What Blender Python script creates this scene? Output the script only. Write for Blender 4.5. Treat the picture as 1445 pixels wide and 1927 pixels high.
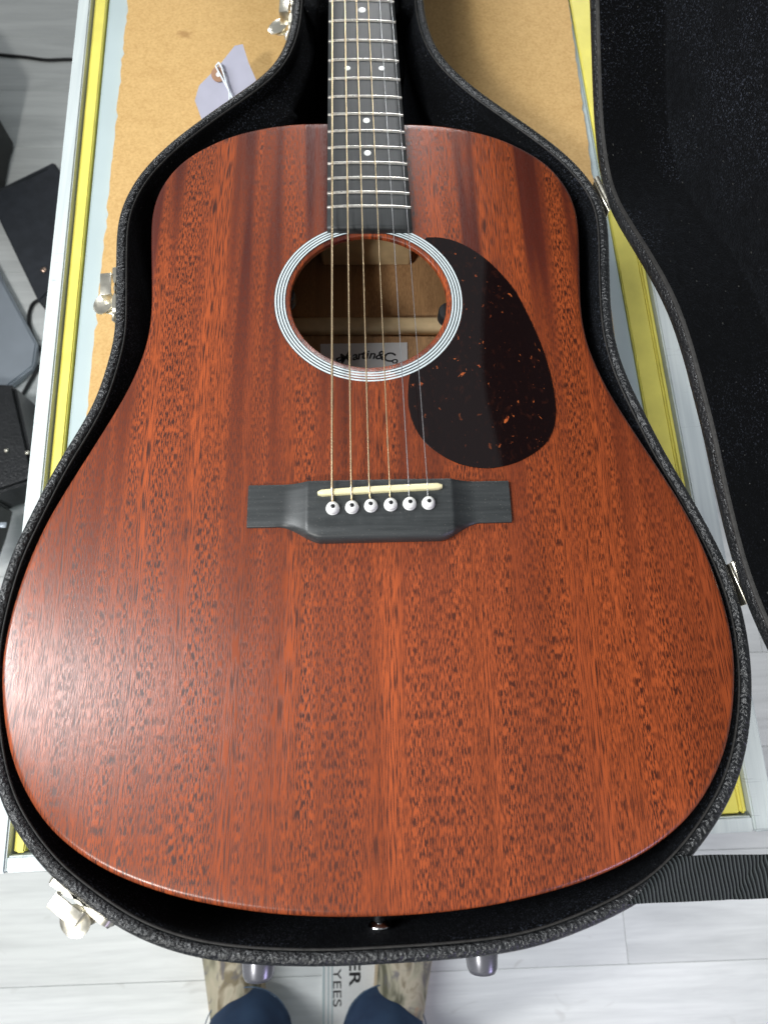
import bpy, bmesh, math, random
from mathutils import Matrix, Vector, noise as mnoise

# ------------------------------------------------------------------ camera, light, exposure
scene = bpy.context.scene
COL = scene.collection
for o in list(bpy.data.objects):
    bpy.data.objects.remove(o)
random.seed(4)

MM = 0.001
TILT = math.atan(0.05)                 # the guitar top leans this much against the counter
TABLE_Z = 0.900                        # counter height above the floor
G = Matrix.Translation((0, 0, TABLE_Z + 0.125 * math.cos(TILT))) @ Matrix.Rotation(-TILT, 4, 'X')
CAM_R = ((0.9993228682, -0.0228448880, 0.0288429562),      # right, down, forward in the guitar's frame
         (-0.0125107269, -0.9481658793, -0.3175294429),
         (0.0346018315, 0.3169535872, -0.9478096522))
CAM_C = Vector((-6.1666, -131.7466, 349.9941)) * MM
FPX, PW, PH = 1189.25, 1445.0, 1927.0

cam = bpy.data.cameras.new('camera')
cam_ob = bpy.data.objects.new('camera', cam)
COL.objects.link(cam_ob)
r, d, f = (Vector(v) for v in CAM_R)
m = Matrix((( r.x, -d.x, -f.x), (r.y, -d.y, -f.y), (r.z, -d.z, -f.z))).to_4x4()
cam_ob.matrix_world = G @ Matrix.Translation(CAM_C) @ m
cam.sensor_fit = 'VERTICAL'
cam.sensor_height = 36.0
cam.sensor_width = 27.0
cam.lens = FPX / PH * 36.0
cam.clip_start = 0.01
cam.clip_end = 60
cam.dof.use_dof = True
cam.dof.focus_distance = 0.415
cam.dof.aperture_fstop = 11.0
scene.camera = cam_ob

world = bpy.data.worlds.new('World')
scene.world = world
world.use_nodes = True
bg = world.node_tree.nodes['Background']
bg.inputs[0].default_value = (0.93, 0.97, 1.0, 1)
bg.inputs[1].default_value = 0.28


def area_light(name, loc, target, size, power, color, spread=180):
    l = bpy.data.lights.new(name, 'AREA')
    l.shape = 'RECTANGLE'
    l.size, l.size_y = size
    l.energy = power
    l.color = color
    l.spread = math.radians(spread)
    o = bpy.data.objects.new(name, l)
    o.location = loc
    o.rotation_euler = (Vector(target) - Vector(loc)).to_track_quat('-Z', 'Y').to_euler()
    COL.objects.link(o)
    return o


area_light('shop_window_light', (-1.00, -1.25, 2.55), (0, -0.1, 0.9), (0.22, 0.22), 29, (1.0, 0.99, 0.945))
area_light('side_ceiling_light', (-1.42, 0.08, 2.38), (0, -0.05, 1.0), (0.22, 1.7), 14.0, (0.96, 0.985, 1.0), 85)
area_light('far_ceiling_light', (0.45, 3.7, 2.5), (0.1, 0.1, 1.0), (1.0, 0.5), 4.5, (0.97, 0.985, 1.0), 50)
area_light('purple_led_light', (0.95, -1.25, 1.35), (0.1, -0.2, 1.0), (0.3, 0.3), 4.0, (0.66, 0.58, 1.0))  # unseen purple LED, known only by its tint at the lower right

scene.view_settings.view_transform = 'Standard'
scene.view_settings.look = 'None'
scene.view_settings.exposure = 0.0
scene.view_settings.gamma = 1.0
scene.render.engine = 'CYCLES'
scene.render.resolution_x, scene.render.resolution_y = 767, 1024


# ------------------------------------------------------------------ pixel rays
def gp(px, py, z, s=0.0):
    """photo pixel -> point on the plane z = z + s*y of the guitar's frame (mm)"""
    q = ((px - PW / 2) / FPX, (py - PH / 2) / FPX, 1.0)
    dv = Vector([sum(q[i] * CAM_R[i][k] for i in range(3)) for k in range(3)])
    c = CAM_C / MM
    t = (z + s * c.y - c.z) / (dv.z - s * dv.y)
    return c + dv * t


def wp(px, py, Z):
    """photo pixel -> world point on the level plane Z (m)"""
    q = ((px - PW / 2) / FPX, (py - PH / 2) / FPX, 1.0)
    dv = Vector([sum(q[i] * CAM_R[i][k] for i in range(3)) for k in range(3)])
    dv = G.to_3x3() @ dv
    c = G @ CAM_C
    return c + dv * ((Z - c.z) / dv.z)


# ------------------------------------------------------------------ mesh helpers
def empty(name, mat=None, label=None, cat=None, group=None):
    o = bpy.data.objects.new(name, None)
    o.empty_display_size = 0.05
    COL.objects.link(o)
    if mat is not None:
        o.matrix_basis = mat
    tag(o, label, cat, group)
    return o


def tag(o, label=None, cat=None, group=None, kind=None):
    for k, v in (('label', label), ('category', cat), ('group', group), ('kind', kind)):
        if v:
            o[k] = v
    return o


INV = {}


def root(name, base, label, cat, frame=None, group=None):
    """an Empty at the thing's base; its parts keep the coordinates of `frame` (guitar frame or world)"""
    fr = frame if frame is not None else Matrix.Identity(4)
    t = Matrix.Translation(base)
    o = empty(name, fr @ t, label, cat, group)
    INV[o.name] = t.inverted()
    return o


def link(name, me, mat, parent=None, smooth=True, kind=None, label=None):
    if mat:
        me.materials.append(mat)
    if smooth:
        for p in me.polygons:
            p.use_smooth = True
    o = bpy.data.objects.new(name, me)
    COL.objects.link(o)
    if parent:
        o.parent = parent
        if parent.name in INV:
            o.matrix_parent_inverse = INV[parent.name]
    tag(o, label, kind=kind)
    return o


def mesh(name, vf, mat, parent=None, smooth=True, kind=None, label=None, sharp=None):
    me = bpy.data.meshes.new(name)
    me.from_pydata([tuple(v) for v in vf[0]], [], vf[1])
    me.validate()
    bm = bmesh.new()
    bm.from_mesh(me)
    bmesh.ops.recalc_face_normals(bm, faces=bm.faces)
    bm.to_mesh(me)
    bm.free()
    o = link(name, me, mat, parent, smooth, kind, label)
    if smooth and sharp:
        me.set_sharp_from_angle(angle=math.radians(sharp))
    return o


def join(*vfs):
    V, F = [], []
    for v, f in vfs:
        n = len(V)
        V += list(v)
        F += [tuple(i + n for i in q) for q in f]
    return V, F


def xf(vf, mat):
    return [mat @ Vector(v) for v in vf[0]], vf[1]


def box(c, s, bev=0.0, seg=2, mat=None):
    bm = bmesh.new()
    bmesh.ops.create_cube(bm, size=1.0)
    for v in bm.verts:
        v.co = Vector((v.co.x * s[0], v.co.y * s[1], v.co.z * s[2]))
    if bev:
        bmesh.ops.bevel(bm, geom=bm.edges[:], offset=bev, segments=seg, affect='EDGES', profile=0.5)
    bm.verts.index_update()
    V = [(mat @ v.co if mat else v.co) + Vector(c) for v in bm.verts]
    F = [tuple(v.index for v in q.verts) for q in bm.faces]
    bm.free()
    return V, F


def loft(rings, close=True, cap0=False, cap1=False):
    n = len(rings[0])
    V = [p for rg in rings for p in rg]
    F = []
    for k in range(len(rings) - 1):
        for i in range(n if close else n - 1):
            j = (i + 1) % n
            F.append((k * n + i, k * n + j, (k + 1) * n + j, (k + 1) * n + i))
    if cap0:
        F.append(tuple(range(n - 1, -1, -1)))
    if cap1:
        F.append(tuple((len(rings) - 1) * n + i for i in range(n)))
    return V, F


def tube(path, rad, seg=8, cap=True):
    path = [Vector(p) for p in path]
    rings = []
    up = None
    for i, p in enumerate(path):
        t = (path[min(i + 1, len(path) - 1)] - path[max(i - 1, 0)]).normalized()
        if up is None:
            up = t.orthogonal().normalized()
        up = (up - t * up.dot(t)).normalized()
        b = t.cross(up)
        rr = rad[i] if isinstance(rad, (list, tuple)) else rad
        rings.append([p + (up * math.cos(a) + b * math.sin(a)) * rr for a in [2 * math.pi * k / seg for k in range(seg)]])
    return loft(rings, True, cap, cap)


def lathe(prof, seg=24, mat=None):
    rings = [[Vector((rr * math.cos(2 * math.pi * k / seg), rr * math.sin(2 * math.pi * k / seg), z)) for k in range(seg)] for rr, z in prof]
    vf = loft(rings, True, True, True)
    return xf(vf, mat) if mat else vf


def ring(c, r0, r1, zf, seg=160):
    a = [2 * math.pi * k / seg for k in range(seg)]
    rs = []
    for rr, dz in ((r0, 0), (r0, 1), (r1, 1), (r1, 0)):
        rs.append([Vector((c[0] + rr * math.cos(t), c[1] + rr * math.sin(t), zf(dz))) for t in a])
    return loft(rs + [rs[0]], True)


def prism(poly, z0, z1):
    n = len(poly)
    V = [Vector((p[0], p[1], z0)) for p in poly] + [Vector((p[0], p[1], z1)) for p in poly]
    F = [tuple(range(n - 1, -1, -1)), tuple(range(n, 2 * n))]
    F += [(i, (i + 1) % n, n + (i + 1) % n, n + i) for i in range(n)]
    return V, F


def catmull(pts, n, closed=True):
    pts = [Vector((p[0], p[1])) for p in pts]
    L = len(pts)
    dense = []
    rng = range(L if closed else L - 1)
    for i in rng:
        g = (lambda k: pts[k % L]) if closed else (lambda k: pts[max(0, min(L - 1, k))])
        p0, p1, p2, p3 = g(i - 1), g(i), g(i + 1), g(i + 2)
        for k in range(16):
            t = k / 16
            dense.append(0.5 * (2 * p1 + (p2 - p0) * t + (2 * p0 - 5 * p1 + 4 * p2 - p3) * t * t + (3 * p1 - p0 - 3 * p2 + p3) * t ** 3))
    dense.append(pts[0] if closed else pts[-1])
    acc = [0.0]
    for a, b in zip(dense[:-1], dense[1:]):
        acc.append(acc[-1] + (b - a).length)
    out = []
    k = 0
    m_ = n if closed else n - 1
    for i in range(n):
        s = acc[-1] * i / m_
        while k < len(acc) - 2 and acc[k + 1] < s:
            k += 1
        u = (s - acc[k]) / max(acc[k + 1] - acc[k], 1e-9)
        out.append(dense[k].lerp(dense[k + 1], min(1, max(0, u))))
    return out


def smooth_loop(pts, it):
    n = len(pts)
    for _ in range(it):
        pts = [(pts[i - 1] + pts[i] * 2 + pts[(i + 1) % n]) / 4 for i in range(n)]
    return pts


def inset(pts, dd):
    """move a counter-clockwise loop inwards by dd"""
    n = len(pts)
    out = []
    for i in range(n):
        t = (pts[(i + 1) % n] - pts[i - 1]).normalized()
        out.append(pts[i] + Vector((-t.y, t.x)) * dd)
    return out


def scale_mm(vf):
    return [Vector(v) * MM for v in vf[0]], vf[1]


# ------------------------------------------------------------------ materials
class NT:
    def __init__(self, name, **kw):
        self.m = bpy.data.materials.new(name)
        self.m.use_nodes = True
        self.t = self.m.node_tree
        self.b = self.t.nodes['Principled BSDF']
        self.tc = None
        for k, v in kw.items():
            self.set(k, v)

    def set(self, k, v):
        s = self.b.inputs[{'color': 'Base Color', 'rough': 'Roughness', 'metal': 'Metallic', 'spec': 'Specular IOR Level', 'sheen': 'Sheen Weight',
                           'sheen_rough': 'Sheen Roughness', 'coat': 'Coat Weight', 'coat_rough': 'Coat Roughness', 'trans': 'Transmission Weight', 'ior': 'IOR',
                           'normal': 'Normal', 'sheen_tint': 'Sheen Tint', 'aniso': 'Anisotropic'}[k]]
        if hasattr(v, 'is_output') or isinstance(v, bpy.types.NodeSocket):
            self.t.links.new(v, s)
        elif isinstance(v, (tuple, list)):
            s.default_value = (*v, 1) if len(v) == 3 else v
        else:
            s.default_value = v

    def node(self, typ, ins=None, **props):
        n = self.t.nodes.new(typ)
        for k, v in props.items():
            setattr(n, k, v)
        for k, v in (ins or {}).items():
            if isinstance(v, bpy.types.NodeSocket):
                self.t.links.new(v, n.inputs[k])
            else:
                n.inputs[k].default_value = v
        return n

    def obj(self):
        if not self.tc:
            self.tc = self.node('ShaderNodeTexCoord')
        return self.tc.outputs['Object']

    def mapped(self, scale, vec=None, loc=(0, 0, 0), rot=(0, 0, 0)):
        return self.node('ShaderNodeMapping', {'Vector': vec or self.obj(), 'Scale': scale, 'Location': loc, 'Rotation': rot}).outputs[0]

    def noise(self, scale, vec=None, detail=2.0, rough=0.5, s=1.0, dist=0.0, loc=(0, 0, 0)):
        v = self.mapped(scale if isinstance(scale, tuple) else (scale,) * 3, vec, loc)
        return self.node('ShaderNodeTexNoise', {'Vector': v, 'Scale': s, 'Detail': detail, 'Roughness': rough, 'Distortion': dist}).outputs[0]

    def ramp(self, fac, *stops, interp='LINEAR'):
        n = self.node('ShaderNodeValToRGB', {'Fac': fac})
        n.color_ramp.interpolation = interp
        e = n.color_ramp.elements
        while len(e) < len(stops):
            e.new(0.5)
        for el, (p, c) in zip(e, stops):
            el.position = p
            el.color = (c, c, c, 1) if isinstance(c, (int, float)) else (*c, 1)
        return n.outputs[0]

    def mix(self, fac, a, b, mode='MIX'):
        n = self.node('ShaderNodeMix', data_type='RGBA', blend_type=mode)
        for k, v in ((0, fac), (6, a), (7, b)):
            if isinstance(v, bpy.types.NodeSocket):
                self.t.links.new(v, n.inputs[k])
            else:
                n.inputs[k].default_value = (*v, 1) if isinstance(v, tuple) and len(v) == 3 else v
        return n.outputs[2]

    def math(self, op, a, b=0.0, c=None):
        n = self.node('ShaderNodeMath', operation=op)
        for k, v in enumerate((a, b, c)):
            if v is None:
                continue
            if isinstance(v, bpy.types.NodeSocket):
                self.t.links.new(v, n.inputs[k])
            else:
                n.inputs[k].default_value = v
        return n.outputs[0]

    def bump(self, h, strength=0.3, dist=0.001, normal=None):
        ins = {'Height': h, 'Strength': strength, 'Distance': dist}
        if normal:
            ins['Normal'] = normal
        return self.node('ShaderNodeBump', ins).outputs[0]


def simple(name, color, rough=0.5, metal=0.0, var=0.0, vscale=60, bump=0.0, bscale=400, **kw):
    n = NT(name, rough=rough, metal=metal, **kw)
    if var:
        nz = n.noise(vscale, detail=4)
        lo = tuple(c * (1 - var) for c in color)
        hi = tuple(min(1, c * (1 + var)) for c in color)
        n.set('color', n.mix(n.ramp(nz, (0.3, 0.0), (0.7, 1.0)), lo, hi))
        n.set('rough', n.math('ADD', n.math('MULTIPLY', n.noise(vscale * 2.3, detail=3), 0.2), max(0.0, rough - 0.1)))
    else:
        n.set('color', color)
    if bump:
        n.set('normal', n.bump(n.noise(bscale, detail=3), bump, 0.0006))
    return n.m


def wood_mat(name, light, dark, pore, rough, ribbon=1.0, pores=1.0, sc=1.0):
    n = NT(name)
    warp = n.noise((5 * sc, 2.2 * sc, 5), detail=2)
    wv = n.noise((40 * sc, 26 * sc, 40), detail=1)
    sep = n.node('ShaderNodeSeparateXYZ', {'Vector': n.obj()})
    x = n.math('ADD', sep.outputs[0], n.math('MULTIPLY', n.math('SUBTRACT', warp, 0.5), 0.020))
    x2 = n.math('ADD', x, n.math('MULTIPLY', n.math('SUBTRACT', wv, 0.5), 0.0012))
    v1 = n.node('ShaderNodeCombineXYZ', {0: x, 1: sep.outputs[1], 2: sep.outputs[2]}).outputs[0]
    v2 = n.node('ShaderNodeCombineXYZ', {0: x2, 1: sep.outputs[1], 2: sep.outputs[2]}).outputs[0]
    # ribbon figure: broad stripes, strong towards the neck
    rib = n.noise((40 * sc, 1.2 * sc, 1), v1, detail=2.0, rough=0.6, loc=(3.1, 0.4, 0))
    rib2 = n.noise((150 * sc, 4 * sc, 1), v1, detail=2, loc=(7, 2, 0))
    ribm = n.ramp(rib, (0.43, 0.0), (0.55, 1.0))
    ys = n.node('ShaderNodeMapRange', {'Value': sep.outputs[1], 'From Min': -0.12, 'From Max': 0.17, 'To Min': 0.2, 'To Max': 1.0}).outputs[0]
    ribf = n.math('MULTIPLY', n.math('SUBTRACT', 1.0, ribm), n.math('MULTIPLY', ys, ribbon))
    base = n.mix(ribf, light, dark)
    fine = n.ramp(rib2, (0.3, 0.86), (0.7, 1.10))
    base = n.mix(1.0, base, fine, 'MULTIPLY')
    cloud = n.ramp(n.noise((9, 5, 9), detail=3), (0.3, 0.84), (0.7, 1.14))
    base = n.mix(1.0, base, cloud, 'MULTIPLY')
    # pores: short worms and long lines
    p1 = n.noise((1850 * sc, 215 * sc, 1), v2, detail=1.0, rough=0.5)
    p2 = n.noise((1700 * sc, 60 * sc, 1), v1, detail=1.0, loc=(11, 3, 0))
    m1 = n.ramp(p1, (0.46, 0.0), (0.555, 1.0))
    m2 = n.ramp(p2, (0.48, 0.0), (0.60, 1.0))
    zone = n.ramp(n.noise((70 * sc, 2.2 * sc, 1), v1, detail=2, loc=(1, 9, 0)), (0.46, 0.0), (0.62, 1.0))
    pm = n.mix(zone, m1, m2)
    amt = n.math('MULTIPLY', pm, n.math('MULTIPLY', n.math('SUBTRACT', 1.0, n.math('MULTIPLY', ribf, 0.7)), 0.92 * pores))
    col = n.mix(amt, base, pore)
    n.set('color', col)
    n.set('rough', n.math('ADD', n.math('MULTIPLY', pm, 0.10), rough))
    n.set('normal', n.bump(n.math('SUBTRACT', 1.0, pm), 0.10, 0.0003))
    n.set('spec', 0.5)
    return n.m


M = {}
M['top'] = wood_mat('mahogany_top', (0.335, 0.069, 0.0195), (0.085, 0.017, 0.010), (0.026, 0.007, 0.005), 0.25)
M['side'] = wood_mat('mahogany_side', (0.16, 0.045, 0.02), (0.09, 0.025, 0.014), (0.03, 0.01, 0.007), 0.4, 0.5)
M['inner'] = wood_mat('mahogany_inside', (0.52, 0.30, 0.14), (0.36, 0.20, 0.09), (0.24, 0.12, 0.055), 0.6, 0.6, 0.6)
M['neck'] = wood_mat('neck_wood', (0.12, 0.05, 0.025), (0.07, 0.03, 0.016), (0.03, 0.012, 0.008), 0.45, 0.6)
M['spruce'] = simple('spruce_brace', (0.62, 0.46, 0.26), 0.6, var=0.12, vscale=90)


def ebony():
    n = NT('black_fingerboard', spec=0.5)
    g = n.noise((700, 30, 30), detail=3)
    n.set('color', n.ramp(g, (0.3, (0.020, 0.022, 0.023)), (0.7, (0.034, 0.037, 0.038))))
    n.set('rough', n.math('ADD', n.math('MULTIPLY', g, 0.12), 0.40))
    sp = n.ramp(n.noise(2600, detail=1), (0.72, 0.0), (0.78, 1.0))
    n.set('normal', n.bump(n.noise((1200, 90, 90), detail=2), 0.08, 0.0003))
    return n.m


def ebony_bridge():
    n = NT('black_bridge', spec=0.5)
    g = n.noise((30, 500, 60), detail=3)
    dust = n.ramp(n.noise(1500, detail=1), (0.70, 0.0), (0.76, 1.0))
    c = n.ramp(g, (0.3, (0.022, 0.025, 0.026)), (0.7, (0.038, 0.042, 0.043)))
    n.set('color', n.mix(n.math('MULTIPLY', dust, 0.5), c, (0.22, 0.2, 0.18)))
    n.set('rough', n.math('ADD', n.math('MULTIPLY', g, 0.14), 0.36))
    n.set('normal', n.bump(n.noise((40, 900, 90), detail=2), 0.06, 0.0003))
    return n.m


M['ebony'] = ebony()
M['bridge'] = ebony_bridge()
M['bone'] = simple('bone', (0.80, 0.73, 0.44), 0.35, var=0.06, vscale=120)
M['white'] = simple('white_plastic', (0.80, 0.80, 0.78), 0.3, var=0.03, vscale=200)
M['pearl'] = simple('pearl_dot', (0.82, 0.84, 0.82), 0.25, var=0.08, vscale=500)
M['black'] = simple('black_plastic', (0.012, 0.012, 0.013), 0.35, var=0.2, vscale=150)
M['rw'] = simple('rosette_white', (0.60, 0.67, 0.69), 0.32, var=0.05, vscale=150)
M['rd'] = simple('rosette_dark', (0.018, 0.026, 0.03), 0.35)
M['fret'] = simple('fret_wire', (0.80, 0.76, 0.70), 0.30, 1.0, var=0.1, vscale=300)
M['nickel'] = simple('nickel', (0.78, 0.74, 0.63), 0.34, 1.0, var=0.10, vscale=130, bump=0.15, bscale=350)
M['chrome'] = simple('chrome', (0.9, 0.9, 0.92), 0.08, 1.0)


def string_mat(name, col, wound):
    n = NT(name, metal=1.0, rough=0.33, color=col)
    if wound:
        w = n.node('ShaderNodeTexWave', {'Vector': n.obj(), 'Scale': 330.0, 'Distortion': 0.0}, bands_direction='Y').outputs[1]
        n.set('normal', n.bump(w, 0.25, 0.0001))
    return n.m


M['bronze'] = string_mat('bronze_string', (1.0, 0.80, 0.50), True)
M['steel'] = string_mat('steel_string', (0.74, 0.75, 0.77), False)


def tortoise():
    n = NT('tortoise_pickguard', rough=0.045, spec=0.5)
    w = n.noise(16, detail=2, dist=0.6)
    v = n.node('ShaderNodeVectorMath', {0: n.obj(), 1: n.node('ShaderNodeVectorMath', {0: n.node('ShaderNodeTexNoise', {'Vector': n.mapped((40, 30, 40)), 'Scale': 1.0, 'Detail': 3.0}).outputs[1], 'Scale': 0.02}, operation='SCALE').outputs[0]}, operation='ADD').outputs[0]
    f1 = n.ramp(n.noise((175, 120, 1), v, detail=3.5, rough=0.6), (0.66, 0.0), (0.69, 1.0))
    f2 = n.ramp(n.noise((420, 260, 1), v, detail=2.5, rough=0.6, loc=(4, 1, 0)), (0.69, 0.0), (0.725, 1.0))
    zone = n.ramp(n.noise((20, 14, 1), detail=1, loc=(2, 5, 0)), (0.36, 0.15), (0.6, 1.0))
    f = n.math('MULTIPLY', n.math('MAXIMUM', f1, n.math('MULTIPLY', f2, 0.8)), zone)
    hue = n.ramp(n.noise(260, detail=2), (0.35, (0.20, 0.035, 0.015)), (0.65, (0.46, 0.115, 0.03)))
    sw = n.ramp(n.noise((300, 150, 1), v, detail=4, rough=0.65, loc=(8, 8, 0)), (0.56, 0.0), (0.66, 1.0))
    dk = n.mix(n.math('MULTIPLY', sw, zone), (0.0070, 0.0036, 0.0038), (0.022, 0.007, 0.005))
    n.set('color', n.mix(f, dk, hue))
    dust = n.ramp(n.noise(1900, detail=0), (0.74, 0.0), (0.78, 1.0))
    n.set('normal', n.bump(dust, 0.03, 0.0002))
    return n.m


M['guard'] = tortoise()


def leather(name, sc=1.0, st=0.75):
    n = NT(name, spec=0.55)
    v = n.node('ShaderNodeTexVoronoi', {'Vector': n.mapped((520 * sc,) * 3), 'Scale': 1.0}, feature='SMOOTH_F1')
    nz = n.noise(700 * sc, detail=3)
    h = n.math('ADD', v.outputs['Distance'], n.math('MULTIPLY', nz, 0.9))
    n.set('color', n.ramp(n.noise(30, detail=3), (0.3, (0.010, 0.011, 0.012)), (0.7, (0.020, 0.021, 0.023))))
    n.set('rough', n.math('ADD', n.math('MULTIPLY', nz, 0.2), 0.24))
    n.set('normal', n.bump(h, st, 0.0014))
    return n.m


M['leather'] = leather('black_pebbled_vinyl')


def plush():
    n = NT('black_plush', rough=0.95, spec=0.10)
    nap = n.noise((260, 160, 220), detail=4, rough=0.7)
    pile = n.noise((1000, 700, 800), detail=3, rough=0.75)
    big = n.noise((22, 11, 16), detail=3)
    spark = n.ramp(pile, (0.56, 0.0), (0.72, 1.0))
    c = n.mix(n.math('MULTIPLY', spark, n.ramp(big, (0.40, 0.10), (0.62, 1.0))), (0.0013, 0.0015, 0.0019), (0.085, 0.097, 0.130))
    lint = n.ramp(n.noise((900, 420, 700), detail=0, loc=(4, 4, 4)), (0.835, 0.0), (0.86, 1.0))
    c = n.mix(n.math('MULTIPLY', lint, 0.35), c, (0.20, 0.20, 0.19))
    n.set('color', c)
    n.set('sheen', n.math('MULTIPLY', n.ramp(nap, (0.3, 0.2), (0.75, 1.0)), 0.03))
    n.set('sheen_rough', 0.45)
    n.set('sheen_tint', (0.72, 0.82, 1.0))
    n.set('normal', n.bump(n.math('ADD', nap, pile), 0.8, 0.002))
    return n.m


M['plush'] = plush()
M['tape'] = simple('worn_edge_tape', (0.016, 0.015, 0.014), 0.7, var=0.5, vscale=260, bump=0.4, bscale=900)


def webbing():
    n = NT('ribbed_webbing', rough=0.65, spec=0.3)
    w = n.node('ShaderNodeTexWave', {'Vector': n.obj(), 'Scale': 165.0, 'Distortion': 0.6, 'Detail': 1.0, 'Detail Scale': 0.4}, bands_direction='X').outputs[1]
    n.set('color', n.mix(n.ramp(w, (0.35, 0.0), (0.85, 1.0)), (0.006, 0.008, 0.009), (0.050, 0.058, 0.060)))
    n.set('normal', n.bump(w, 0.9, 0.0012))
    return n.m


M['webbing'] = webbing()


def mdf():
    n = NT('fibreboard', rough=0.75, spec=0.25)
    a = n.noise(70, detail=6, rough=0.65)
    b = n.noise(420, detail=3, rough=0.7)
    c = n.ramp(a, (0.3, (0.53, 0.325, 0.12)), (0.7, (0.66, 0.43, 0.175)))
    c = n.mix(0.55, c, n.ramp(b, (0.32, (0.47, 0.28, 0.10)), (0.68, (0.71, 0.48, 0.21))))
    # a thumb-sized brown smear
    s0 = wp(350, 66, TABLE_Z)
    dv = n.node('ShaderNodeVectorMath', {0: n.mapped((1, 1, 1), loc=(-s0.x, -s0.y, 0), rot=(0, 0, 0)), 1: (34.0, 70.0, 0.0)}, operation='MULTIPLY').outputs[0]
    rv = n.node('ShaderNodeVectorRotate', {'Vector': dv, 'Angle': -0.7}, rotation_type='Z_AXIS').outputs[0]
    ln = n.node('ShaderNodeVectorMath', {0: rv}, operation='LENGTH').outputs[1]
    ln = n.math('ADD', ln, n.math('MULTIPLY', n.noise(75, detail=4), 1.3))
    st = n.ramp(ln, (0.75, 0.6), (1.0, 0.0))
    c = n.mix(st, c, (0.30, 0.15, 0.05))
    n.set('color', c)
    n.set('normal', n.bump(b, 0.15, 0.0004))
    return n.m


M['mdf'] = mdf()


def alu():
    n = NT('painted_aluminium', rough=0.34, spec=0.5)
    g = n.noise((260, 7, 40), detail=4)
    g2 = n.noise(14, detail=4)
    c = n.ramp(g, (0.25, (0.53, 0.59, 0.60)), (0.7, (0.70, 0.76, 0.75)))
    c = n.mix(n.ramp(g2, (0.35, 0.35), (0.6, 0.0)), c, (0.52, 0.58, 0.59))
    scr = n.ramp(n.noise((30, 380, 30), detail=2, loc=(2, 2, 2), dist=1.5), (0.70, 0.0), (0.74, 0.6))
    n.set('color', n.mix(scr, c, (0.38, 0.42, 0.43)))
    n.set('normal', n.bump(g, 0.08, 0.0004))
    return n.m


M['alu'] = alu()
M['yellow'] = simple('yellow_strip', (0.80, 0.72, 0.15), 0.32, var=0.10, vscale=35)
M['gasket'] = simple('dark_gasket', (0.05, 0.055, 0.045), 0.6, var=0.3, vscale=200)
M['liner'] = simple('blue_grey_glass', (0.47, 0.56, 0.57), 0.16, var=0.05, vscale=12)
M['paper'] = simple('shaded_white_card', (0.40, 0.40, 0.49), 0.6, var=0.05, vscale=60)  # white card; its shade is put into this lavender grey colour
M['white_paper'] = simple('white_paper', (0.70, 0.69, 0.68), 0.7, var=0.03, vscale=100)
M['brown'] = simple('brown_card_ring', (0.36, 0.20, 0.12), 0.7, var=0.1)
M['twine'] = simple('white_twine', (0.72, 0.78, 0.84), 0.7, var=0.08, vscale=600, bump=0.6, bscale=1500)
M['ink'] = simple('black_ink', (0.016, 0.015, 0.016), 0.6)


def laminate():
    n = NT('grey_white_laminate', rough=0.42, spec=0.4)
    info = n.node('ShaderNodeObjectInfo')
    off = n.node('ShaderNodeVectorMath', {0: n.obj(), 1: n.node('ShaderNodeCombineXYZ', {0: n.math('MULTIPLY', info.outputs['Random'], 37.0), 1: n.math('MULTIPLY', info.outputs['Random'], 11.0)}).outputs[0]}, operation='ADD').outputs[0]
    a = n.noise((2.4, 24, 1), off, detail=6, rough=0.62, dist=0.5)
    b = n.noise((7, 130, 1), off, detail=3, rough=0.6)
    kn = n.noise((9, 15, 1), off, detail=2, dist=1.8)
    c = n.ramp(a, (0.28, (0.64, 0.66, 0.65)), (0.60, (0.84, 0.86, 0.845)))
    c = n.mix(n.ramp(b, (0.45, 0.0), (0.75, 0.3)), c, (0.56, 0.57, 0.565))
    c = n.mix(n.ramp(kn, (0.70, 0.0), (0.80, 0.35)), c, (0.33, 0.31, 0.28))
    tone = n.ramp(info.outputs['Random'], (0.0, 0.93), (1.0, 1.05))
    n.set('color', n.mix(1.0, c, tone, 'MULTIPLY'))
    n.set('normal', n.bump(b, 0.10, 0.0008))
    return n.m


M['floor'] = laminate()


def denim():
    n = NT('dark_blue_denim', rough=0.85, spec=0.15, sheen=0.03)
    a = n.noise(14, detail=4)
    tw = n.node('ShaderNodeTexWave', {'Vector': n.mapped((1, 1, 1), rot=(0.4, 0.3, 0.75)), 'Scale': 220.0, 'Distortion': 1.0}).outputs[1]
    c = n.ramp(a, (0.3, (0.009, 0.024, 0.066)), (0.72, (0.034, 0.074, 0.150)))
    n.set('color', n.mix(n.math('MULTIPLY', tw, 0.25), c, (0.05, 0.09, 0.16)))
    n.set('normal', n.bump(n.math('ADD', tw, n.noise(45, detail=3)), 0.35, 0.002))
    return n.m


M['denim'] = denim()
M['stitch'] = simple('pale_stitching', (0.07, 0.12, 0.19), 0.8, var=0.4, vscale=300)


def camo():
    n = NT('camouflage_canvas', rough=0.8, spec=0.2)
    a = n.noise((26, 14, 18), detail=3, dist=0.8)
    b = n.noise((34, 20, 22), detail=3, dist=1.0, loc=(5, 3, 1))
    c = n.ramp(a, (0.36, (0.13, 0.125, 0.085)), (0.46, (0.40, 0.37, 0.27)), (0.56, (0.50, 0.44, 0.33)), (0.64, (0.24, 0.20, 0.13)))
    c = n.mix(n.ramp(b, (0.58, 0.0), (0.66, 0.8)), c, (0.16, 0.15, 0.16))
    c = n.mix(n.ramp(n.noise(22, detail=2, loc=(9, 1, 4)), (0.64, 0.0), (0.70, 0.7)), c, (0.58, 0.30, 0.16))
    n.set('color', c)
    n.set('normal', n.bump(n.noise(500, detail=2), 0.3, 0.001))
    return n.m


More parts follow.
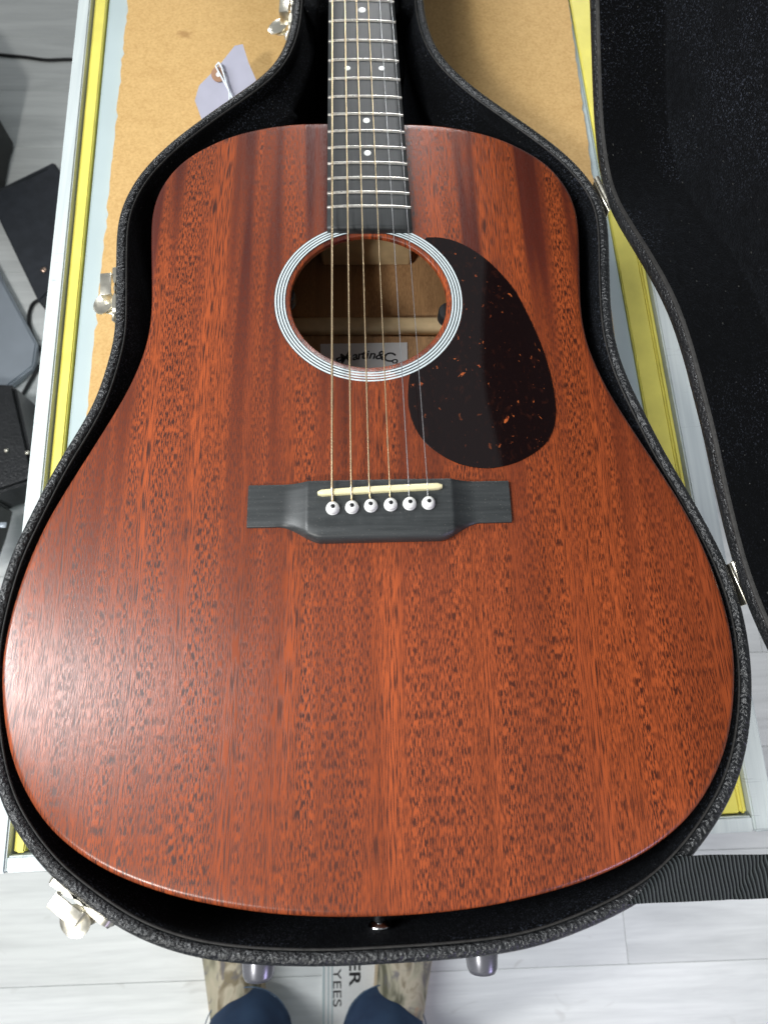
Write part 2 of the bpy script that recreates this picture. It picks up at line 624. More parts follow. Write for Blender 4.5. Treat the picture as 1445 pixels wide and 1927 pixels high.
M['camo'] = camo()
M['rubber'] = simple('tan_rubber', (0.50, 0.40, 0.27), 0.7, var=0.1)
M['foot'] = simple('grey_plastic_foot', (0.17, 0.17, 0.19), 0.28, 0.6, var=0.1, vscale=80)
M['slate'] = simple('slate_vinyl', (0.030, 0.034, 0.042), 0.5, var=0.2, vscale=40, bump=0.3, bscale=500)
M['soft_black'] = simple('soft_black', (0.010, 0.012, 0.012), 0.55, var=0.3, vscale=30, bump=0.3, bscale=200)
M['worn_black'] = leather('worn_black_vinyl', 0.35, 0.4)
M['silver'] = simple('silver_plastic', (0.36, 0.40, 0.45), 0.35, 0.3, var=0.05, vscale=20)
M['cable'] = simple('black_cable', (0.010, 0.010, 0.011), 0.45)
M['copper'] = simple('copper_rivet', (0.75, 0.52, 0.40), 0.3, 1.0, var=0.1)

# ================================================================== SETTING: the floor
me = bpy.data.meshes.new('floor')
me.from_pydata([(-6, -6, -0.012), (6, -6, -0.012), (6, 6, -0.012), (-6, 6, -0.012)], [], [(0, 1, 2, 3)])
floor = link('floor', me, M['floor'], smooth=False)
tag(floor, kind='structure')
PWID = 0.192
shared = None
rows = range(-9, 16)
for r_ in rows:
    y0 = r_ * PWID - 0.055
    x = -2.6 + random.random() * 1.1
    if r_ == -3:
        x = 0.49 - 1.2828 * 3
    while x < 2.4:
        if shared is None:
            v, fcs = box((0, 0, -0.006), (1.282, PWID - 0.0008, 0.012), 0.0007, 1)
            shared = bpy.data.meshes.new('plank')
            shared.from_pydata([tuple(p) for p in v], [], fcs)
            shared.materials.append(M['floor'])
        o = bpy.data.objects.new('plank', shared)
        o.location = (x + 0.6425, y0 + PWID / 2, random.uniform(-0.0003, 0.0003))
        o.parent = floor
        COL.objects.link(o)
        x += 1.2828

# ================================================================== DISPLAY COUNTER
YAW = math.radians(1.27)
CM = Matrix.Rotation(YAW, 4, 'Z')      # counter frame: x across, y along, turned against the guitar
corner = wp(10, 1645, TABLE_Z)
ccx, ccy = (CM.inverted() @ corner).x, (CM.inverted() @ corner).y
YF = ccy                               # front edge
YB = YF + 1.90
cf = lambda px, py: CM.inverted() @ wp(px, py, TABLE_Z)
XL = (cf(148, 0).x + cf(100, 440).x + cf(47, 950).x) / 3
XR = (cf(1312, 900).x + cf(1440, 1480).x + cf(1275, 650).x) / 3
counter = root('display_counter', CM @ Vector(((XL + XR) / 2, YF + 0.95, 0)), 'pale aluminium framed display counter with yellow strips inside its rim', 'counter')
CI = CM


def cbox(name, x0, x1, y0, y1, z0, z1, mat, bev=0.0008, parent=None, **kw):
    vf = box(((x0 + x1) / 2, (y0 + y1) / 2, (z0 + z1) / 2), (abs(x1 - x0), abs(y1 - y0), abs(z1 - z0)), bev, 2)
    return mesh(name, xf(vf, CI), mat, parent or counter, sharp=40, **kw)


def edge(*pts):
    """straight edge x(y) of the counter top through photo pixels"""
    q = [wp(px, py, TABLE_Z) for px, py in pts]
    n = len(q)
    my, mx = sum(p.y for p in q) / n, sum(p.x for p in q) / n
    b = sum((p.y - my) * (p.x - mx) for p in q) / sum((p.y - my) ** 2 for p in q)
    return lambda y: mx + b * (y - my)


def strip(name, ea, eb, y0, y1, z0, z1, mat, bev=0.0008, parent=None):
    """bar between two edges of the counter top, its ends parallel to the front edge"""
    tn = math.tan(YAW)
    bm = bmesh.new()
    P_ = []
    for yy in (y0, y1):
        for e_ in (ea, eb):
            y = yy
            for _ in range(3):
                y = yy + tn * e_(y)
            P_.append((e_(y), y))
    vs = [bm.verts.new((P_[k][0], P_[k][1], z)) for z in (z0, z1) for k in (0, 1, 3, 2)]
    for f_ in ((3, 2, 1, 0), (4, 5, 6, 7), (0, 1, 5, 4), (1, 2, 6, 5), (2, 3, 7, 6), (3, 0, 4, 7)):
        bm.faces.new([vs[k] for k in f_])
    if bev:
        bmesh.ops.bevel(bm, geom=bm.edges[:], offset=bev, segments=4, affect='EDGES')
    bm.verts.index_update()
    vf = ([v.co.copy() for v in bm.verts], [tuple(v.index for v in q.verts) for q in bm.faces])
    bm.free()
    return mesh(name, vf, mat, parent or counter, sharp=50)


def sh(e_, d_):
    return lambda y: e_(y) + d_


E_LO = edge((148, 0), (100, 440), (72, 700), (47, 950))
E_LI = edge((172, 0), (152, 180), (115, 560), (76, 940), (14, 1613))
E_LYR = edge((198, 0), (181, 180), (146, 560), (117, 820))
E_BL = edge((243, 0), (223, 180), (189, 503), (171, 740))
E_BR = edge((1067, 0), (1090, 160), (1113, 330))
E_RYL = edge((1073, 0), (1160, 420), (1187, 593), (1212, 769))
E_RYR = edge((1232, 593), (1271, 769), (1410, 1531))
E_RO = edge((1314, 769), (1361, 1020), (1427, 1372), (1443, 1445))
T = TABLE_Z
IN = 0.0105
Y0, Y1 = YF, YB
strip('frame_bar', E_LO, E_LI, Y0, Y1, T - 0.045, T, M['alu'], 0.0012)
strip('frame_bar', sh(E_RYR, 0.0015), E_RO, Y0, Y1, T - 0.045, T, M['alu'], 0.0012)
strip('frame_bar', sh(E_LI, 0.0003), sh(E_RYR, 0.0012), Y0 + 0.0002, Y0 + IN, T - 0.045, T - 0.0004, M['alu'], 0.0012)
strip('frame_bar', sh(E_LI, 0.0003), sh(E_RYR, 0.0012), Y1 - 0.012, Y1 - 0.0002, T - 0.045, T - 0.0004, M['alu'], 0.0012)
for ea in (E_LO, sh(E_RO, -0.026)):
    for ya, yb in ((Y0 + 0.001, Y0 + 0.026), (Y1 - 0.026, Y1 - 0.001)):
        strip('corner_post', sh(ea, 0.0005), sh(ea, 0.0255), ya, yb, 0.0, T - 0.046, M['alu'], 0.0012)
IY0, IY1 = Y0 + IN + 0.0012, Y1 - 0.0135
strip('yellow_strip', sh(E_LI, 0.0046), E_LYR, IY0, IY1, T - 0.02, T - 0.0030, M['yellow'], 0.0009)
strip('yellow_bead', sh(E_LI, 0.0014), sh(E_LI, 0.0044), IY0, IY1, T - 0.02, T - 0.0060, M['yellow'], 0.0008)
strip('yellow_strip', E_RYL, sh(E_RYR, -0.0052), IY0, IY1, T - 0.02, T - 0.0040, M['yellow'], 0.0009)
strip('yellow_bead', sh(E_RYR, -0.0050), sh(E_RYR, -0.0004), IY0, IY1, T - 0.02, T - 0.0026, M['yellow'], 0.0015)
strip('gasket', sh(E_LI, 0.0002), sh(E_RYR, 0.0013), IY0 - 0.001, IY1 + 0.001, T - 0.024, T - 0.021, M['gasket'], 0)
strip('glass_pane', sh(E_LYR, 0.0014), sh(E_RYL, -0.0006), IY0, IY1, T - 0.020, T - 0.0022, M['liner'], 0.0042)
strip('base_panel', sh(E_LO, 0.027), sh(E_RO, -0.027), Y0 + 0.027, Y1 - 0.027, 0.06, 0.08, M['alu'])
strip('side_panel', sh(E_LO, 0.006), sh(E_LO, 0.011), Y0 + 0.0265, Y1 - 0.0265, 0.085, T - 0.046, M['liner'], 0.0005)
strip('side_panel', sh(E_RO, -0.011), sh(E_RO, -0.006), Y0 + 0.0265, Y1 - 0.0265, 0.085, T - 0.046, M['liner'], 0.0005)
strip('front_panel', sh(E_LO, 0.0265), sh(E_RO, -0.0265), Y0 + 0.008, Y0 + 0.013, 0.085, T - 0.046, M['liner'], 0.0005)

# fibreboard sheet lying on the glass, its long edges a little ragged
bl = (cf(243, 0).x + cf(205, 380).x + cf(171, 740).x) / 3
br = (cf(1067, 0).x + cf(1090, 160).x + cf(1113, 330).x) / 3
bd = root('fibreboard_sheet', CM @ Vector(((bl + br) / 2, YF + 0.6, T - 0.0022)), 'tan fibreboard sheet with a brown smear lying under the guitar case', 'board')
pl = []
ny = 260
for i in range(ny):
    y = YB - 0.02 - (YB - YF - 0.10) * i / ny
    pl.append((E_BL(y) + random.gauss(0, 0.0003) + (0.0016 if random.random() < 0.05 else 0), y))
for i in range(ny):
    y = YF + 0.08 + (YB - YF - 0.10) * i / ny
    pl.append((E_BR(y) + random.gauss(0, 0.0003) - (0.0016 if random.random() < 0.05 else 0), y))
mesh('sheet', prism(pl, T - 0.0018, T + 0.0010), M['mdf'], bd, smooth=False)

# ================================================================== GUITAR (millimetres in its own frame)
gt = root('acoustic_guitar', Vector((0, 0, -113 * MM)), 'mahogany topped acoustic guitar with black bridge lying in the open case', 'guitar', G)


def gmesh(name, vf, mat, parent=None, **kw):
    return mesh(name, scale_mm(vf), mat, parent or gt, **kw)


half = [(30, 288.2), (51, 287.4), (74, 283.2), (97, 275.5), (115.5, 264.5), (130.5, 251.5), (141.2, 234.5), (146.8, 216), (147.7, 195), (143.4, 151.6),
        (141, 126), (141.8, 100), (149.2, 70), (161.6, 40), (178, 4.2), (188, -20), (195.2, -46.5), (199.3, -72.5), (199.7, -96), (196.9, -114), (192, -132),
        (185, -149), (175, -164.5), (165, -176), (152, -186.5), (131, -198.2), (103.5, -208), (77, -214), (51, -218), (25.5, -220)]
loop = [(-x, y) for x, y in half] + [(0, -220.6)] + [(x, y) for x, y in reversed(half)] + [(0, 288.2)]
NB = 360
OUT = smooth_loop(catmull(loop, NB), 6)
HC, HR = Vector((0.0, 132.2)), 51.3
back_z = lambda y: -113.0 + 0.05 * y
dome = lambda x, y: 1.5 * (1 - (x / 200) ** 2 - ((y - 30) / 255) ** 2)


def v3(p, z):
    return Vector((p[0], p[1], z))


# soundboard: rings from the hole to a rolled edge
ER = 3.6
in_ = inset(OUT, ER)
rings = []
hole = [HC + (p - HC).normalized() * HR for p in in_]
for zz in (-3.0, -0.4):
    rings.append([v3(p, dome(*p) + zz) for p in hole])
rings.append([v3(HC + (p - HC) * (1 + 0.35 / HR), dome(*p)) for p in hole])
for k in range(1, 27):
    t = k / 26
    rings.append([v3((a.lerp(b, t)), dome(*a.lerp(b, t))) for a, b in zip([HC + (p - HC) * 1.012 for p in hole], in_)])
for k in range(1, 7):
    a = math.radians(84) * k / 6
    rr = inset(OUT, ER * (1 - math.sin(a)))
    rings.append([v3(p, dome(*p) - ER * (1 - math.cos(a))) for p in rr])
gmesh('soundboard', loft(rings), M['top'])
# sides and back
i1 = inset(OUT, 0.05)
gmesh('body_side', loft([[v3(p, dome(*p) - ER * 0.9) for p in i1], [v3(p, back_z(p.y) + 3) for p in i1], [v3(p, back_z(p.y)) for p in inset(OUT, 3)]]), M['side'])
bk = inset(OUT, 2.8)
rb = [[v3(bk_c, back_z(bk_c.y) + 0.2) for bk_c in [Vector((0, 30)).lerp(p, t) for p in bk]] for t in (1.0, 0.66, 0.33, 0.02)]
gmesh('body_back', loft(rb, True, False, True), M['inner'])
isd = inset(OUT, 3.2)
gmesh('inner_side', loft([[v3(p, dome(*p) - 3.5) for p in isd], [v3(p, back_z(p.y) + 0.8) for p in isd]]), M['inner'])
# underside of the soundboard
us = [[v3(a.lerp(b, t), dome(*a.lerp(b, t)) - 3.0) for a, b in zip(hole, isd)] for t in (0.0, 0.5, 1.0)]
gmesh('soundboard_underside', loft(us), M['inner'])
# braces on the back, neck block
for yb_ in (181.0, 60.0, -80.0):
    w = 136 if yb_ > 0 else 185
    gmesh('back_brace', box((0, yb_, back_z(yb_) + 5.4), (2 * w, 13.5, 9.5), 3.0, 2), M['spruce'], sharp=50)
gmesh('centre_strip', box((0, 110, back_z(110) + 1.0), (15, 120, 1.2), 0.3, 1), M['spruce'])
gmesh('neck_block', box((0, 262, -50), (76, 46, 92), 3, 2), M['spruce'], sharp=50)
gmesh('top_brace', box((0, 199, -8.5), (250, 11, 10), 1.5, 2), M['spruce'], sharp=50)

# paper label with its curved lettering
la, lb = gp(603, 647, -111, .05), gp(766, 643, -111, .05)
lz = lambda y: -111.6 + 0.05 * y
lcx = (la.x + lb.x) / 2
lw = (lb.x - la.x) / 2
ly1 = (la.y + lb.y) / 2
lab = gmesh('paper_label', ([(lcx - lw, ly1 - 0.6, lz(ly1)), (lcx + lw, ly1 + 0.6, lz(ly1)), (lcx + lw, ly1 - 62, lz(ly1 - 62)), (lcx - lw, ly1 - 62, lz(ly1 - 62))], [(0, 1, 2, 3)]), M['white_paper'], smooth=False)


def glyphs(text, size, bold=0.0, shear=0.0):
    """mesh verts/faces of a text in the default font, flat in xy, and its width"""
    c = bpy.data.curves.new('glyph', 'FONT')
    c.body = text
    c.size = size
    c.offset = bold
    c.shear = shear
    o = bpy.data.objects.new('glyph', c)
    COL.objects.link(o)
    bpy.context.view_layer.update()
    m_ = bpy.data.meshes.new_from_object(o.evaluated_get(bpy.context.evaluated_depsgraph_get()))
    V = [v.co.copy() for v in m_.vertices]
    F = [tuple(p.vertices) for p in m_.polygons]
    bpy.data.objects.remove(o)
    bpy.data.curves.remove(c)
    bpy.data.meshes.remove(m_)
    xs = [v.x for v in V] or [0]
    return V, F, min(xs), max(xs)


def letters_arc(seq, cx, cy, R, zf):
    V, F = [], []
    for ch, s, ax, bold in seq:      # ax: place along the arc in mm
        v, f_, x0, x1 = glyphs(ch, s, bold, 0.25)
        a = ax / R
        n0 = len(V)
        for p in v:
            x, y = p.x - (x0 + x1) / 2, p.y
            X = cx + (R + y) * math.sin(a) + x * math.cos(a)
            Y = cy + (R + y) * math.cos(a) - x * math.sin(a)
            V.append(Vector((X, Y, zf(Y))))
        F += [tuple(i + n0 for i in q) for q in f_]
    return V, F


seq = [('F', 9.5, -21.5, .28), ('M', 12.5, -14.5, .25), ('a', 11, -6.2, .22), ('r', 11, -1.2, .22), ('t', 12, 2.4, .22), ('i', 11, 5.4, .22), ('n', 11, 9.6, .22),
       ('&', 12, 17.0, .2), ('C', 12.5, 25.0, .2), ('o', 9, 31.0, .18), ('.', 9, 34.0, .2)]
seq = [(c, s, (a - 6) * 0.86, b) for c, s, a, b in seq]
RA = 52
gmesh('lettering', letters_arc(seq, 0.6, 153.4 - RA, RA, lambda y: lz(y) + 0.25), M['ink'], lab, smooth=False)

# preamp controls hanging under the rim of the hole
for sx, px, py in ((1, 838, 590), (-1, 549, 562)):
    c = gp(px, py, -8)
    dirv = (Vector((c.x, c.y)) - HC).normalized()
    c2 = HC + dirv * (HR + 2.8 if sx > 0 else HR + 5.5)
    kn = gmesh('control_knob', lathe([(0.5, -5), (7.0, -5), (7.6, -4), (7.6, 3), (7.0, 4), (0.5, 4)], 24, Matrix.Translation((c2.x, c2.y, -9))), M['black'], sharp=40)

# rosette: alternating rings
ros = gmesh('rosette', ring(HC, 54.3, 54.7, lambda s: 1.28 + 0.18 * s), M['rd'], sharp=40)
edges = [(54.7, 55.7, 'rw'), (55.7, 56.5, 'rd'), (56.5, 57.6, 'rw'), (57.6, 58.35, 'rd'), (58.35, 59.4, 'rw'), (59.4, 60.2, 'rd'), (60.2, 61.3, 'rw'), (61.3, 61.7, 'rd')]
for a, b, mk in edges:
    gmesh('rosette_ring', ring(HC, a + 0.02, b - 0.02, lambda s, k=mk: 1.26 + (0.24 if k == 'rw' else 0.18) * s), M[mk], ros, sharp=40)

# pickguard
PG = [(40.3, 182.2), (50.7, 181.8), (61.8, 177.9), (72.6, 170.5), (83.8, 159.0), (95.9, 140.7), (102.8, 122.7), (109.1, 101.5), (112.9, 82.7), (114.8, 62.7), (114.2, 46.8),
      (110.1, 33.8), (102.9, 24.7), (89.7, 16.4), (76.9, 12.4), (66.3, 11.6), (52.7, 14.4), (40.9, 21.1), (31.3, 30.3), (25.5, 42.2), (23.1, 55.2), (23.6, 67.8), (24.9, 76.0)]
pg = catmull(PG, 110, False)
a0 = math.atan2(76.0 - HC.y, 24.9)
a1 = math.atan2(182.2 - HC.y, 40.3)
arc = [Vector((HC.x + 61.9 * math.cos(a0 + (a1 - a0) * k / 109), HC.y + 61.9 * math.sin(a0 + (a1 - a0) * k / 109))) for k in range(110)]
pgr = pg[::-1]                       # runs from the arc's start to its end along the outside
PGZ = 0.55
rows_ = [[v3(a.lerp(b, t), dome(*a.lerp(b, t)) + PGZ) for a, b in zip(arc, pgr)] for t in [k / 12 for k in range(13)]]
rows_ = [[Vector((p.x, p.y, p.z - PGZ - 0.05)) for p in rows_[0]]] + rows_ + [[Vector((b.x, b.y, dome(b.x, b.y) - 0.05)) for b in pgr]]
gmesh('pickguard', loft(rows_, False), M['guard'], sharp=45)

# fingerboard, frets, dots, neck
SC = 645.2
fy = lambda n: SC * 2 ** (-n / 12)
bwid = lambda y: 44.45 + (SC - y) / 322.6 * 9.55
cxn = lambda y: 1.35 - (y - 190) * 0.0137
FBZ = 7.0
fz = lambda x, y: FBZ - (x - cxn(y)) ** 2 / (2 * 406)
FB0 = 185.4


def fb_ring(y, drop=0.0, shrink=0.0):
    w = bwid(y) / 2 - shrink
    pts = []
    c = cxn(y)
    pts.append(Vector((c - w, y, 0.9)))
    pts.append(Vector((c - w, y, fz(c - w, y) - 1.2 - drop)))
    for k in range(13):
        x = c + (w - 0.7) * (k / 6 - 1)
        pts.append(Vector((x, y, fz(x, y) - drop - (0.25 if k in (0, 12) else 0))))
    pts.append(Vector((c + w, y, fz(c + w, y) - 1.2 - drop)))
    pts.append(Vector((c + w, y, 0.9)))
    return pts


fbr = [fb_ring(FB0, 2.2, 0.9), fb_ring(FB0 + 0.25, 1.0, 0.4), fb_ring(FB0 + 1.2, 0.25, 0.1), fb_ring(FB0 + 2.6)] + [fb_ring(FB0 + 2.6 + (SC - FB0 - 2.6) * k / 20) for k in range(1, 21)]
fb = gmesh('fingerboard', loft(fbr, True, True, True), M['ebony'], sharp=50)
for nfr in range(1, 21):
    y = fy(nfr)
    w = bwid(y) / 2 - 0.3
    c = cxn(y)
    rg = []
    for k in range(11):
        x = c + w * (k / 5 - 1)
        e = 0.45 if k in (0, 10) else 0.0
        z = fz(x, y)
        rg.append([Vector((x, y + 1.15 * math.cos(t), z + (1.05 - e) * math.sin(t) - (0.15 if t in (0, math.pi) else 0))) for t in [math.pi * j / 6 for j in range(7)]])
    gmesh('fret', loft(rg, True, True, True), M['fret'], fb, sharp=60)
for dx, dy, rr in ((-1.4, 395.5, 2.9), (-12.9, 333.1, 2.25), (12.6, 333.5, 2.25), (0.5, 281.0, 2.45), (0.8, 250.5, 2.45), (-3.2, 456.5, 3.0), (-4.0, 511, 3.0)):
    gmesh('position_dot', lathe([(0.1, -0.6), (rr, -0.6), (rr, 0.10), (rr - 0.25, 0.16), (0.1, 0.16)], 28, Matrix.Translation((dx, dy, fz(dx, dy)))), M['pearl'], fb, sharp=40)
gmesh('nut', box((cxn(SC + 2), SC + 2.2, 4.6), (44.4, 4.0, 8.4), 0.8, 2), M['bone'], sharp=40)
nr = []
for k in range(16):
    y = 286 + (SC + 2 - 286) * k / 15
    w = bwid(y) / 2 - 0.2
    dpt = 19 + 3.5 * (1 - k / 15) + (40 * max(0, 1 - k / 2.0))
    c = cxn(y)
    nr.append([Vector((c + w * math.cos(math.pi + t), y, 0.85 + dpt * math.sin(math.pi + t))) for t in [math.pi * j / 14 for j in range(15)]])
gmesh('neck', loft(nr, True, True, True), M['neck'], sharp=60)
hx = cxn(SC + 90)
hs = [(hx - 24, SC + 4), (hx + 24, SC + 4), (hx + 37, SC + 40), (hx + 31, SC + 178), (hx - 31, SC + 178), (hx - 37, SC + 40)]
tiltm = Matrix.Translation((0, SC + 4, 0)) @ Matrix.Rotation(math.radians(-13), 4, 'X') @ Matrix.Translation((0, -SC - 4, 0))
hd = gmesh('headstock', xf(prism(hs, -14, 0.6), tiltm), M['neck'], smooth=False)
tuner_pos = []
for k in range(3):
    for s in (-1, 1):
        p = Vector((hx + s * 20, SC + 48 + k * 42, 0))
        gmesh('tuner_post', xf(lathe([(0.5, -2), (4.6, -2), (4.6, 2), (3, 2.5), (3, 9), (0.5, 9.5)], 16, Matrix.Translation(p)), tiltm), M['chrome'], hd, sharp=40)
        tuner_pos.append(tiltm @ (p + Vector((0, 0, 6))))

# bridge: a shaped block, wings scooped down from the centre
BCX = 4.2


def sstep(a, b, x):
    t = max(0.0, min(1.0, (x - a) / (b - a)))
    return t * t * (3 - 2 * t)


def bh(x):
    u = abs(x - BCX)
    if u < 42.2:
        return 9.4 - (u / 42.2) ** 2 * 0.5
    # concave scoop down to the flat wing
    t = min(1.0, (u - 42.2) / 14.0)
    return 3.7 + (8.6 - 3.7) * (1 - t) ** 1.9


def bbot(x):
    u = abs(x - BCX)
    return -23.4 - 10.2 * (1 - sstep(33.0, 58.0, u))


def btop(x):
    return 2.3


nx = 150
br_rings = []
for i in range(nx + 1):
    x = BCX - 76.2 + 152.4 * i / nx
    h = bh(x)
    y0, y1 = bbot(x), btop(x)
    zb = dome(x, (y0 + y1) / 2) - 0.4
    prof = [(y1, zb), (y1, h - 0.7), (y1 - 0.25, h - 0.2), (y1 - 0.9, h)]
    for k in range(1, 6):
        prof.append((y1 - 0.9 + (y0 + 4.5 - y1 + 0.9) * k / 6, h + 0.15 * math.sin(math.pi * k / 6)))
    soft = 0.35 + 1.9 * (1 - sstep(40, 62, abs(x - BCX)))
    prof += [(y0 + 3.6, h - 0.02 * soft), (y0 + 2.2, h - 0.28 * soft), (y0 + 1.0, h - 0.85 * soft), (y0 + 0.25, h - 1.7 * soft), (y0, min(h - 2.3 * soft, h - 0.6)), (y0, zb)]
    br_rings.append([Vector((x, yy + 0.0079 * (x - BCX), zz)) for yy, zz in prof])
bridge = gmesh('bridge', loft(br_rings, True, True, True), M['bridge'], sharp=38)
sa, sb = Vector((-31.3, -6.4)), Vector((40.0, -2.9))
ns = 30
srg = []
for i in range(ns + 1):
    t = i / ns
    p = sa.lerp(sb, t)
    tn = (sb - sa).normalized()
    nm = Vector((-tn.y, tn.x))
    e = max(0.0, 1 - min(t, 1 - t) / 0.022)
    w = 1.8 * (1 - 0.45 * e * e)
    zt = 12.0 + 1.25 * math.sin(math.pi * (0.08 + 0.84 * t)) - 0.5 * e * e
    srg.append([v3(p + nm * w * a, z) for a, z in ((-1, 7.5), (-1, zt - 1.3), (-0.8, zt - 0.5), (-0.1, zt), (0.7, zt - 0.35), (1, zt - 1.0), (1, 7.5))])
gmesh('saddle', loft(srg, True, True, True), M['bone'], bridge, sharp=45)
PINS = [(-22.8, -15.6), (-11.9, -15.1), (-1.1, -14.4), (10.1, -13.9), (20.9, -13.4), (31.7, -13.1)]
for x, y in PINS:
    z0 = bh(x) - 0.05
    ta = Matrix.Translation((x, y, z0)) @ Matrix.Rotation(math.radians(random.uniform(-3, 3)), 4, 'X') @ Matrix.Rotation(math.radians(random.uniform(-3, 3)), 4, 'Y')
    pin = gmesh('bridge_pin', lathe([(0.1, -2), (2.6, -2), (2.7, 0.0), (3.75, 0.15), (3.95, 0.6), (3.8, 1.15), (3.45, 1.35), (3.65, 1.7), (3.7, 2.3), (3.45, 3.2), (2.9, 4.0), (2.1, 4.6), (1.0, 4.95), (0.05, 5.02)], 28, ta), M['white'], bridge, sharp=60)
    gmesh('pin_dot', lathe([(0.05, 4.2), (1.28, 4.2), (1.28, 4.9), (1.05, 5.12), (0.05, 5.16)], 20, ta), M['black'], pin, sharp=60)
# strings
SAD = [(-23.0, -5.7), (-12.1, -5.0), (-1.9, -4.4), (9.7, -3.9), (20.6, -3.1), (31.3, -2.7)]
TOPS = [(-24.3, 401.9), (-14.5, 402.1), (-5.6, 402.3), (3.5, 402.6), (12.5, 402.8), (21.4, 403.0)]
RADI = [0.70, 0.55, 0.44, 0.34, 0.24, 0.20]
for k in range(6):
    (sx, sy), (tx, ty) = SAD[k], TOPS[k]
    t = ((sx - sa.x) / (sb.x - sa.x))
    zs = 12.0 + 1.25 * math.sin(math.pi * (0.08 + 0.84 * t)) + RADI[k] * 0.9
    zt = 9.9
    u = (SC - sy) / (ty - sy)
    nutp = Vector((sx + (tx - sx) * u, SC + 1, zs + (zt - zs) * u))
    px_, py_ = PINS[k]
    pts = [Vector((px_, py_ + 2.6, bh(px_) + 0.3)), Vector((px_ * 0.35 + sx * 0.65, py_ + 5.6, bh(px_) + 1.8)), Vector((sx, sy - 0.8, zs - 0.45)), Vector((sx, sy + 0.3, zs)), Vector((sx, sy + 2.0, zs - 0.02)),
           Vector((sx, sy, zs)).lerp(nutp, 0.5), nutp, tuner_pos[[0, 2, 4, 5, 3, 1][k]]]
    gmesh('string', tube(pts, RADI[k], 10), M['bronze' if k < 4 else 'steel'])
# strap button / jack at the tail
gmesh('end_pin', lathe([(0.5, -1), (6.2, -1), (6.2, 1.0), (4.0, 2.0), (3.6, 8.5), (5.6, 10.0), (6.3, 11.2), (5.8, 12.6), (3.0, 13.0), (0.5, 13.0)], 28,
                       Matrix.Translation((0.2, -220.4, -30)) @ Matrix.Rotation(math.radians(90), 4, 'X')), M['chrome'], sharp=50)

# ================================================================== GUITAR CASE (same frame)
case = root('guitar_case', Vector((0, 0, -124.6 * MM)), 'black pebbled hard case with plush lining and its lid raised', 'guitar case', G)


def cmesh(name, vf, mat, parent=None, **kw):
    return mesh(name, scale_mm(vf), mat, parent or case, **kw)


RIM = [(9.8, -241.8), (32.8, -241.2), (66.4, -238.8), (96.7, -232.0), (133.5, -218.3), (157.9, -202.2), (179.7, -180.7), (193, -162.1), (202.9, -139.2), (209.5, -114.1), (211.9, -93.2),
       (211.9, -71.3), (207.9, -46.1), (200.6, -22.3), (191.3, 3.9), (184.2, 21.4), (174.5, 52.5), (167.6, 76), (163.6, 99.7), (163.4, 122.8), (166.5, 156.2), (170.2, 187), (171.5, 208.3),
       (169.8, 223.8), (164.1, 239.7), (153.8, 258.2), (139, 276.8), (116.4, 300), (90, 326.3), (72.7, 347.3), (58.6, 371.9), (52.2, 398.7), (50, 426.8), (50, 520), (60, 600), (92, 660),
       (105, 740), (95, 815), (50, 850), (-5, 856), (-60, 850), (-103, 815), (-112, 740), (-99, 660), (-66, 600), (-57, 520), (-57.4, 424.4), (-58.5, 399.3), (-62.5, 376.1), (-70.1, 355.2), (-83.6, 336.5),
       (-122.1, 297.1), (-146.4, 269.2), (-163.4, 241.7), (-171.7, 215), (-172.8, 193), (-168.6, 147.9), (-165.4, 114.2), (-166.3, 97.9), (-171.5, 65.2), (-180.7, 40.3), (-189.6, 19.9),
       (-202.7, -19.8), (-207.9, -38.1), (-211.8, -71), (-211.6, -93), (-208.5, -115), (-201, -144), (-190.4, -168), (-177.6, -184.4), (-166.6, -195.7), (-158.2, -202.8), (-127.7, -222.3),
       (-106.9, -231.3), (-83.9, -237.4), (-54.6, -240.8), (-24.4, -242.2)]
NC = 640
RL = smooth_loop(catmull(RIM, NC), 10)
RZ = -4.6
cb = lambda y: -124.6 + 0.05 * y


def rim_rings(prof):
    out = []
    for dd, z in prof:
        ps = inset(RL, dd)
        out.append([v3(p, (z(p.y) if callable(z) else z)) for p in ps])
    return out


shell = cmesh('shell', loft(rim_rings([(6, lambda y: cb(y) + 0.3), (2, lambda y: cb(y) + 1.2), (0.4, lambda y: cb(y) + 4), (0.1, -40), (0.0, RZ - 5), (0.5, RZ - 2.2), (1.6, RZ - 0.7), (3.2, RZ), (4.9, RZ - 0.2), (6.2, RZ - 1.2), (6.9, RZ - 2.8), (7.0, RZ - 6)]), True, True), M['leather'], sharp=60)
cmesh('edge_tape', loft(rim_rings([(6.8, RZ - 4), (7.0, RZ - 1.7), (7.5, RZ - 1.1), (8.0, RZ - 1.6), (8.3, RZ - 4)])), M['tape'])
lin = rim_rings([(7.9, RZ - 1.9), (8.6, RZ - 2.8), (9.3, RZ - 8), (9.8, -40), (10.0, lambda y: cb(y) + 30), (12.0, lambda y: cb(y) + 12), (16, lambda y: cb(y) + 8)])
cmesh('lining', loft(lin, True, False, True), M['plush'], sharp=70)
